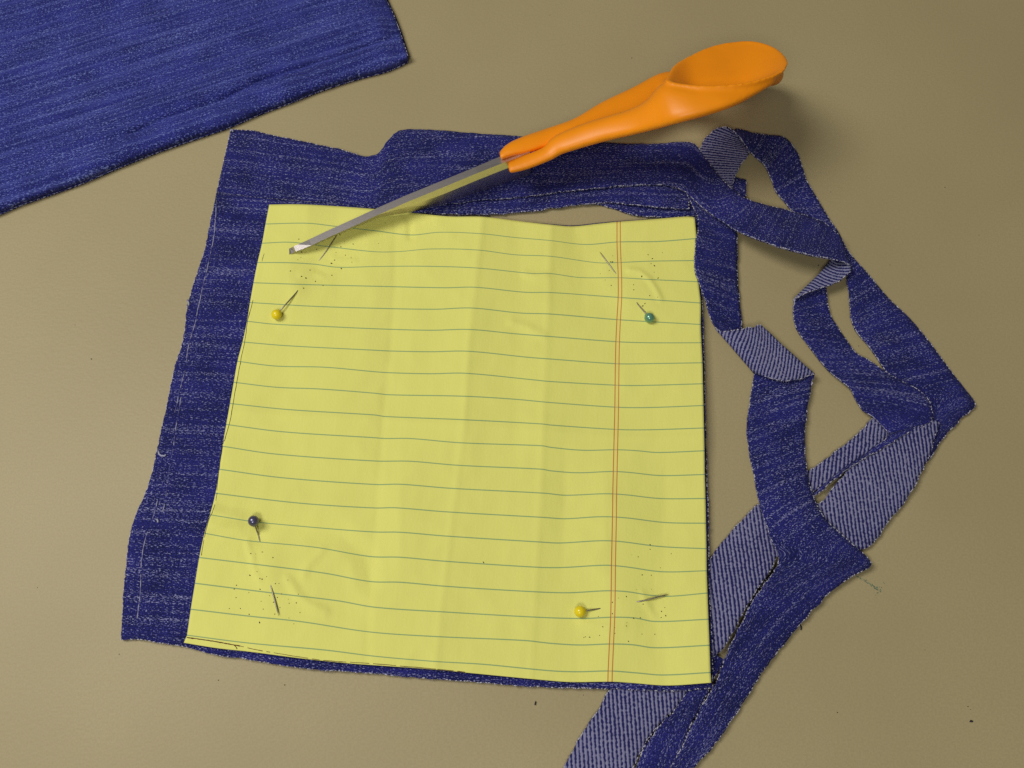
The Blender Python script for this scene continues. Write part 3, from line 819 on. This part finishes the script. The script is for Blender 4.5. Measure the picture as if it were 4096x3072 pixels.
lay = sheet.data.uv_layers.new(name='page')
flat = [x for r in puv for x in r]
dat = []
for lp in sheet.data.loops:
    dat += flat[lp.vertex_index % o]
lay.data.foreach_set('uv', dat)


def on_paper(x, y, dz=0.05):
    return P(x, y, z_paper(x, y) + dz)


def pencil(name, pts, w, mat, gapn=0.0, n=60):
    a = Acc()
    pp = spline(pts, n)
    for i in range(n - 1):
        if nz(i * 0.6, pts[0][0] * 0.1, 2.0) < gapn:
            continue
        (x0, y0), (x1, y1) = pp[i], pp[i + 1]
        j0, j1 = nz(i * 0.4, 9.0) * 1.0, nz((i + 1) * 0.4, 9.0) * 1.0
        p, q = on_paper(x0 + j0, y0 + j0), on_paper(x1 + j1, y1 + j1)
        d = (q - p)
        s = Vector((-d.y, d.x, 0)).normalized() * (w * (0.6 + 0.8 * abs(nz(i * 0.9, 4.0)))) / 2000
        a.poly([p - s, q - s, q + s, p + s])
    return a.build(name, mat, paper, False)


pencil('pencil_line', [(1012, 1200), (1004, 1232), (992, 1275), (984, 1330), (976, 1380), (967, 1420), (958, 1470), (945, 1540), (933, 1610), (921, 1680), (910, 1720), (897, 1765)], 0.27, M_PENCIL, -0.6)
pencil('pencil_line', [(895, 1760), (888, 1800), (879, 1860), (870, 1930), (864, 2000), (848, 2050), (835, 2080), (822, 2130), (812, 2180), (804, 2230)], 0.22, M_PENCIL, -0.35)
pencil('pencil_line', [(747, 2550), (800, 2557), (860, 2566), (920, 2577), (960, 2584)], 0.45, M_RED_PEN, -0.6)
pencil('pencil_line', [(960, 2584), (1020, 2598), (1100, 2612), (1200, 2628), (1300, 2642), (1400, 2649), (1500, 2655), (1600, 2664), (1700, 2672), (1780, 2680), (1860, 2688)], 0.26, M_RED_PEN, -0.2)
pencil('pencil_line', [(935, 2580), (944, 2588), (948, 2596)], 0.3, M_RED_PEN, -1, 8)
pencil('pencil_line', [(1057, 1014), (1052, 1028), (1048, 1046)], 0.2, M_PENCIL, -0.3, 12)

HOLES = []
for (ox, oy), pts in (((700, 800), [(1875, 455), (1745, 495), (1835, 517), (1970, 487), (1780, 580), (1885, 610), (1948, 637), (1765, 665), (1730, 700), (1955, 687), (1400, 573), (1392, 635), (1358, 660), (1493, 775), (1400, 845), (1448, 863), (1553, 900), (1735, 832), (1637, 945), (1423, 975), (1840, 758), (1568, 545), (1825, 385), (1370, 433), (1277, 785)]),
                      ((1500, 800), [(112, 252), (38, 480)]),
                      ((2200, 800), [(693, 617), (783, 650), (1085, 605), (1242, 582), (1133, 648), (1118, 703), (1155, 727), (1152, 800), (1195, 863), (1015, 845), (558, 815), (610, 885), (677, 945), (925, 937), (927, 993), (1103, 1057), (1190, 1075), (968, 1152), (1025, 1172), (1050, 1145), (670, 683), (690, 685), (655, 780)]),
                      ((700, 2000), [(837, 592), (890, 597), (965, 575), (1083, 637), (910, 793), (828, 833), (938, 868), (963, 875), (1013, 847), (1253, 813), (1247, 885), (1110, 925), (1150, 922), (680, 943), (655, 985), (940, 988), (817, 1025), (675, 1080), (1045, 1058), (1132, 1077), (1177, 1038), (1365, 1042), (1253, 1097), (1262, 1142), (1342, 1138), (952, 1120), (975, 1207), (600, 1202), (723, 1200), (820, 1265), (935, 1355), (1103, 1262), (1160, 1190), (1260, 1305), (1382, 1245), (1315, 1370), (1090, 1130)]),
                      ((2200, 2000), [(905, 608), (975, 628), (1108, 495), (1107, 545), (1340, 595), (1220, 750), (1120, 832), (1020, 828), (1123, 987), (845, 1068), (757, 1085), (690, 1132), (690, 1258), (535, 1288), (925, 1308), (1000, 1303), (850, 1357), (845, 1393), (583, 1402), (718, 1412), (718, 1475), (548, 1498), (375, 1521), (392, 1513), (438, 1517), (1018, 1483), (868, 1563), (1160, 1485), (1030, 1152), (1270, 1190), (1233, 1232), (1280, 1280), (1230, 1300), (960, 990)]),
                      ((1500, 2000), [(1200, 690)])):
    HOLES += [(ox + x / 2.765, oy + y / 2.765) for x, y in pts]
ho = Acc()
for x, y in HOLES:
    c = on_paper(x, y, 0.04)
    r = random.uniform(0.10, 0.23)
    e, a0 = random.uniform(1.0, 2.0), random.uniform(0, 3.14)
    pts = []
    for w in range(8):
        b = 2 * math.pi * w / 8
        qx, qy = math.cos(b) * r * e * 10, math.sin(b) * r * 10
        qx, qy = qx * math.cos(a0) - qy * math.sin(a0), qx * math.sin(a0) + qy * math.cos(a0)
        pts.append(on_paper(x + qx, y + qy, 0.05))
    ho.poly(pts[::-1])
h = ho.build('pin_holes', M_HOLE, paper, False)
h['kind'] = 'stuff'


# ------------------------------------------------------------------ pins
def pin(label, mat, head, inn, out, tip, lift=1.7):
    t = thing('ball_head_pin', label, 'pin', P(head[0], head[1], z_paper(*head)), 'pins through the paper')
    c = P(head[0], head[1], z_paper(*head) + lift)
    bm = bmesh.new()
    bmesh.ops.create_uvsphere(bm, u_segments=28, v_segments=18, radius=0.00192)
    d = (P(inn[0], inn[1], z_paper(*inn)) - c).normalized()
    q = Vector((0, 0, 1)).rotation_difference(d)
    for v in bm.verts:
        co = v.co.copy()
        if co.z > 0.0015:
            co.z *= 1.10
        v.co = q @ co + c
    me = bpy.data.meshes.new('head')
    bm.to_mesh(me)
    bm.free()
    me.polygons.foreach_set('use_smooth', [True] * len(me.polygons))
    new_obj('head', me, mat, t)
    a = Acc()
    i3, o3 = P(inn[0], inn[1], z_paper(*inn) + 0.05), P(out[0], out[1], z_paper(*out) + 0.05)
    mx = ((inn[0] + out[0]) / 2, (inn[1] + out[1]) / 2)
    m3 = P(mx[0], mx[1], z_paper(*mx) - 1.6)
    t3 = P(tip[0], tip[1], z_paper(*tip) + 0.75)
    pts = [c, lerp(c, i3, 0.5), i3, lerp(i3, m3, 0.4), m3, lerp(o3, m3, 0.4), o3, lerp(o3, t3, 0.5), lerp(o3, t3, 0.8), t3]
    r = 0.00026
    a.tube(pts, [r, r, r, r, r, r, r, r, r * 0.85, r * 0.12], 10)
    a.build('shaft', M_PINSTEEL, t)
    return t


pin('yellow ball pin at the upper left of the paper, near the scissors tip', M_YELLOW, (1106, 1258), (1186, 1170), (1305, 1004), (1348, 938))
pin('pearly green ball pin at the upper right of the paper', M_TEAL, (2598, 1271), (2554, 1220), (2444, 1068), (2399, 1008))
pin('dark slate ball pin at the lower left of the paper', M_SLATE, (1014, 2084), (1034, 2142), (1086, 2353), (1115, 2464), 2.2)
pin('yellow ball pin at the lower right of the paper, beside the red margin line', M_YELLOW, (2320, 2446), (2390, 2436), (2578, 2402), (2676, 2376))


# ------------------------------------------------------------------ scissors
scis = thing('scissors', 'closed scissors with orange plastic handles and steel blades lying across the paper', 'scissors', P(2050, 700, 0))
BL = [  # far edge of the spine, near edge of the spine, spine height, spare
    (1146, 1000, 1153, 1019, 3.9, 3), (1158, 994, 1166, 1014, 4.7, 6), (1168, 989, 1177, 1009, 5.0, 8), (1174, 986, 1183, 1006, 5.8, 9), (1192, 978, 1202, 999, 6.4, 11), (1236, 958, 1247, 981, 7.1, 13), (1303, 926, 1314, 949, 8.2, 17), (1400, 882, 1411, 906, 9.9, 23), (1504, 834, 1515, 858, 11.5, 29),
    (1625, 781, 1636, 805, 13.3, 36), (1760, 726, 1771, 750, 15.3, 43), (1900, 669, 1911, 692, 17.3, 55), (2000, 626, 2012, 652, 18.4, 60), (2066, 599, 2082, 625, 19.3, 64), (2104, 583, 2120, 609, 19.6, 66)]


def blade(name):
    v, f = [], []
    for fx, fy, nx, ny, z, dr in BL:
        tl = -0.12 if 1172 < nx < 1205 else -0.42
        A, B = P(fx, fy, z + tl), P(nx, ny, z)
        lo = (z_paper(nx, ny + dr) + 0.4) if nx < 1600 else 4.2
        q = min(1.0, (z - lo) / 9.0)
        w = sstep(1470, 1720, nx)
        fl = 27 * q * lerp(0.12, 1.0, w)
        M = P(nx + 2, ny + fl, z - 3.1 * q - 0.05)                  # the flank under the spine leans back a little
        H = max(0.5, z - 3.1 * q - lo)
        NB = P(nx + 3, ny + fl + lerp(0.8, 5.0, w) * H, min(lo, z - 3.1 * q - 0.2))
        FB = NB + (A - B) * 0.2
        v += [A, B, M, NB, FB]
    n, c = len(BL), 5
    for i in range(n - 1):
        for k in range(c):
            k2 = (k + 1) % c
            f.append((i * c + k, i * c + k2, (i + 1) * c + k2, (i + 1) * c + k))
    f += [tuple(reversed(range(c))), tuple((n - 1) * c + k for k in range(c))]
    bm = bmesh.new()
    vs = [bm.verts.new(p) for p in v]
    for q in f:
        bm.faces.new([vs[i] for i in q])
    bmesh.ops.recalc_face_normals(bm, faces=bm.faces)
    me = bpy.data.meshes.new(name)
    bm.to_mesh(me)
    bm.free()
    return new_obj(name, me, M_STEEL, scis)


blade('blade')


def loft(acc, secs, sides=20, expo=2.0):
    """secs: (centre, half axis a, half axis b)"""
    n0 = len(acc.v)
    for c, a, b in secs:
        for k in range(sides):
            w = 2 * math.pi * k / sides
            cw, sw = math.cos(w), math.sin(w)
            cw = math.copysign(abs(cw) ** (2 / expo), cw)
            sw = math.copysign(abs(sw) ** (2 / expo), sw)
            acc.v.append(c + a * cw + b * sw)
    m = len(secs)
    for i in range(m - 1):
        for k in range(sides):
            k2 = (k + 1) % sides
            acc.f.append((n0 + i * sides + k, n0 + i * sides + k2, n0 + (i + 1) * sides + k2, n0 + (i + 1) * sides + k))
    acc.f.append(tuple(n0 + k for k in reversed(range(sides))))
    acc.f.append(tuple(n0 + (m - 1) * sides + k for k in range(sides)))


EYE = Vector((0, 0, CAM_H / 1000.0))


def arm_secs(st, n=26):
    """stations: upper border x, y, lower border x, y, height z, half depth in mm"""
    out = []
    for tx, ty, bx, by, z, hd in spline(st, n, 4):
        A, B = P(tx, ty, z), P(bx, by, z)
        c = (A + B) / 2
        out.append((c, (A - B) / 2, (EYE - c).normalized() * (hd / 1000)))
    return out


def remeshed(name, acc, mat, parent, voxel=0.00045, smooth=16):
    bm = bmesh.new()
    vs = [bm.verts.new(p) for p in acc.v]
    for q in acc.f:
        bm.faces.new([vs[i] for i in q])
    bmesh.ops.recalc_face_normals(bm, faces=bm.faces)
    me = bpy.data.meshes.new(name)
    bm.to_mesh(me)
    bm.free()
    ob = new_obj(name, me, mat, parent)
    r = ob.modifiers.new('remesh', 'REMESH')
    r.mode, r.voxel_size, r.use_smooth_shade = 'VOXEL', voxel, True
    s = ob.modifiers.new('smooth', 'SMOOTH')
    s.factor, s.iterations = 0.5, smooth
    return ob


# thumb ring: a flared ring whose opening leans towards the viewer; rim points x, y, z
RIM = spline([(2654, 323, 49), (2690, 262, 43), (2742, 228, 39), (2849, 181, 36), (2963, 162, 35), (3039, 166, 36), (3112, 194, 39), (3156, 242, 45), (3142, 281, 49), (3050, 319, 52), (2960, 337, 53), (2870, 346, 53), (2790, 345, 52.5), (2720, 339, 51), (2678, 332, 50), (2654, 323, 49)], 65, 2)[:-1]
OUTB = spline([(2700, 380, 38), (2720, 330, 31), (2770, 280, 26), (2860, 235, 22), (2960, 215, 21), (3030, 220, 22), (3090, 245, 26), (3130, 280, 34), (3100, 326, 43), (3030, 374, 46), (2960, 412, 46), (2880, 440, 46), (2800, 462, 45), (2740, 470, 44), (2700, 440, 42), (2700, 380, 38)], 65, 2)[:-1]
n = len(RIM)
rcx, rcy = 2905.0, 270.0
tcx, tcy, tz = 2858.0, 376.0, 42.0


def thr(k, rx, ry, z):
    w = math.atan2((RIM[k][1] - rcy) * 2.2, RIM[k][0] - rcx)
    return (tcx + math.cos(w) * rx, tcy + math.sin(w) * ry, z)


def blend(a, b, t, tzz):
    return (lerp(a[0], b[0], t), lerp(a[1], b[1], t), lerp(a[2], b[2], tzz))


loops = []
for t, tzz, inset in ((0.0, 0.0, 0.055), (0.22, 0.26, 0.0), (0.45, 0.52, 0.0), (0.7, 0.80, 0.0), (1.0, 1.0, 0.0)):
    loops.append([blend(blend(RIM[k], (rcx, rcy, RIM[k][2]), max(0.085, inset), 0), thr(k, 70, 12, tz), t, tzz) for k in range(n)])
loops = loops[::-1]
loops.append([blend(RIM[k], (rcx, rcy, RIM[k][2] + 0.5), 0.03, 0.9) for k in range(n)])
for t, tzz in ((0.0, 0.0), (0.3, 0.22), (0.65, 0.58), (1.0, 1.0)):
    loops.append([blend(RIM[k], OUTB[k], t, tzz) for k in range(n)])
loops.append([blend(OUTB[k], thr(k, 95, 26, 34), 0.6, 0.7) for k in range(n)])
loops.append([thr(k, 90, 22, 36) for k in range(n)])
ring = Acc()
for lp in loops:
    ring.v += [P(*q) for q in lp]
for i in range(len(loops)):
    i2 = (i + 1) % len(loops)
    for kk in range(n):
        k2 = (kk + 1) % n
        ring.f.append((i * n + kk, i * n + k2, i2 * n + k2, i2 * n + kk))
loft(ring, arm_secs([(2030, 652, 2038, 694, 18.6, 3.6), (2083, 627, 2105, 679, 19.2, 4.0), (2176, 588, 2215, 636, 20.6, 4.4), (2190, 568, 2236, 622, 21.2, 4.8), (2222, 541, 2262, 612, 22.5, 5.2), (2356, 486, 2406, 570, 27.5, 5.6), (2508, 440, 2533, 540, 33.5, 5.8), (2584, 402, 2632, 516, 39.5, 6.0), (2640, 338, 2700, 497, 44.5, 6.2), (2700, 338, 2770, 479, 46.6, 6.3), (2790, 344, 2850, 456, 47.6, 6.2), (2880, 345, 2945, 422, 48, 5.6), (2980, 331, 3036, 372, 47.6, 4.4), (3070, 309, 3104, 330, 47, 2.8)], 40), 24, 2.8)
remeshed('handle', ring, M_ORANGE, scis, 0.00048, 30)

ax = (P(3157, 246, 48) - P(2652, 322, 46)).normalized()
low = Acc()
loft(low, arm_secs([(1996, 610, 2004, 640, 17.6, 3.6), (2026, 577, 2046, 626, 17.6, 4.2), (2083, 549, 2108, 614, 17.4, 4.4), (2190, 512, 2220, 580, 16.8, 4.4), (2300, 472, 2340, 556, 16.6, 4.4), (2400, 412, 2440, 520, 16.4, 4.4), (2533, 348, 2590, 450, 16, 4.4), (2653, 288, 2700, 390, 15.6, 4.4), (2740, 290, 2780, 370, 15, 4.2)]), 24, 2.6)
c0 = P(2880, 330, 16)
vv = (c0 - EYE).normalized()
rx, ry = ax * 0.0215, Vector((-vv.x, -vv.y, -vv.z)) * 0.0105
loop = [c0 + rx * math.cos(w) + ry * math.sin(w) for w in [2 * math.pi * q / 40 for q in range(41)]]
low.tube(loop, 0.0044, 14, False, True)
remeshed('handle', low, M_ORANGE, scis, 0.0005)

# ------------------------------------------------------------------ bits of lint and thread on the table
li = Acc()
for x, y, r in ((3780, 750, .28), (3916, 941, .22), (366, 1436, .35), (3274, 1061, .42), (2527, 232, .30), (3885, 2885, .75), (3872, 2826, .3), (3883, 2838, .2), (2141, 2815, .2), (874, 2721, .3), (1139, 2740, .3), (3435, 1384, .25), (3400, 2290, .2), (477, 2617, .25), (2334, 2780, .25), (3560, 1060, .2), (3323, 768, .2), (1030, 1190 - 560, .0), (2200, 60, .2), (300, 1300, .2), (150, 2350, .2), (3700, 2600, .18), (3350, 2850, .25), (2230, 545, .2), (3640, 1220, .15)):
    if r > 0:
        li.blob(P(x, y, 0.0), r * 0.0009, r * 0.0006, r * 0.0004, random.uniform(0, 3.1))
o = li.build('lint', M_LINT)
o['kind'] = 'stuff'
o['label'], o['category'] = 'dark specks of lint scattered over the beige table top', 'lint'

for x, y, pts, lb in ((3205, 2515, [(3200, 2500), (3206, 2508), (3204, 2520)], 'tiny brown thread end beside the pointed denim strip'), (2141, 2812, [(2143, 2806), (2140, 2820)], 'tiny dark thread lying on the table below the paper')):
    a = Acc()
    a.tube([P(u, w, 0.35) for u, w in pts], 0.00024, 6)
    q = a.build('thread_scrap', M_LINT)
    q['label'], q['category'], q['group'] = lb, 'thread', 'thread scraps on the table'
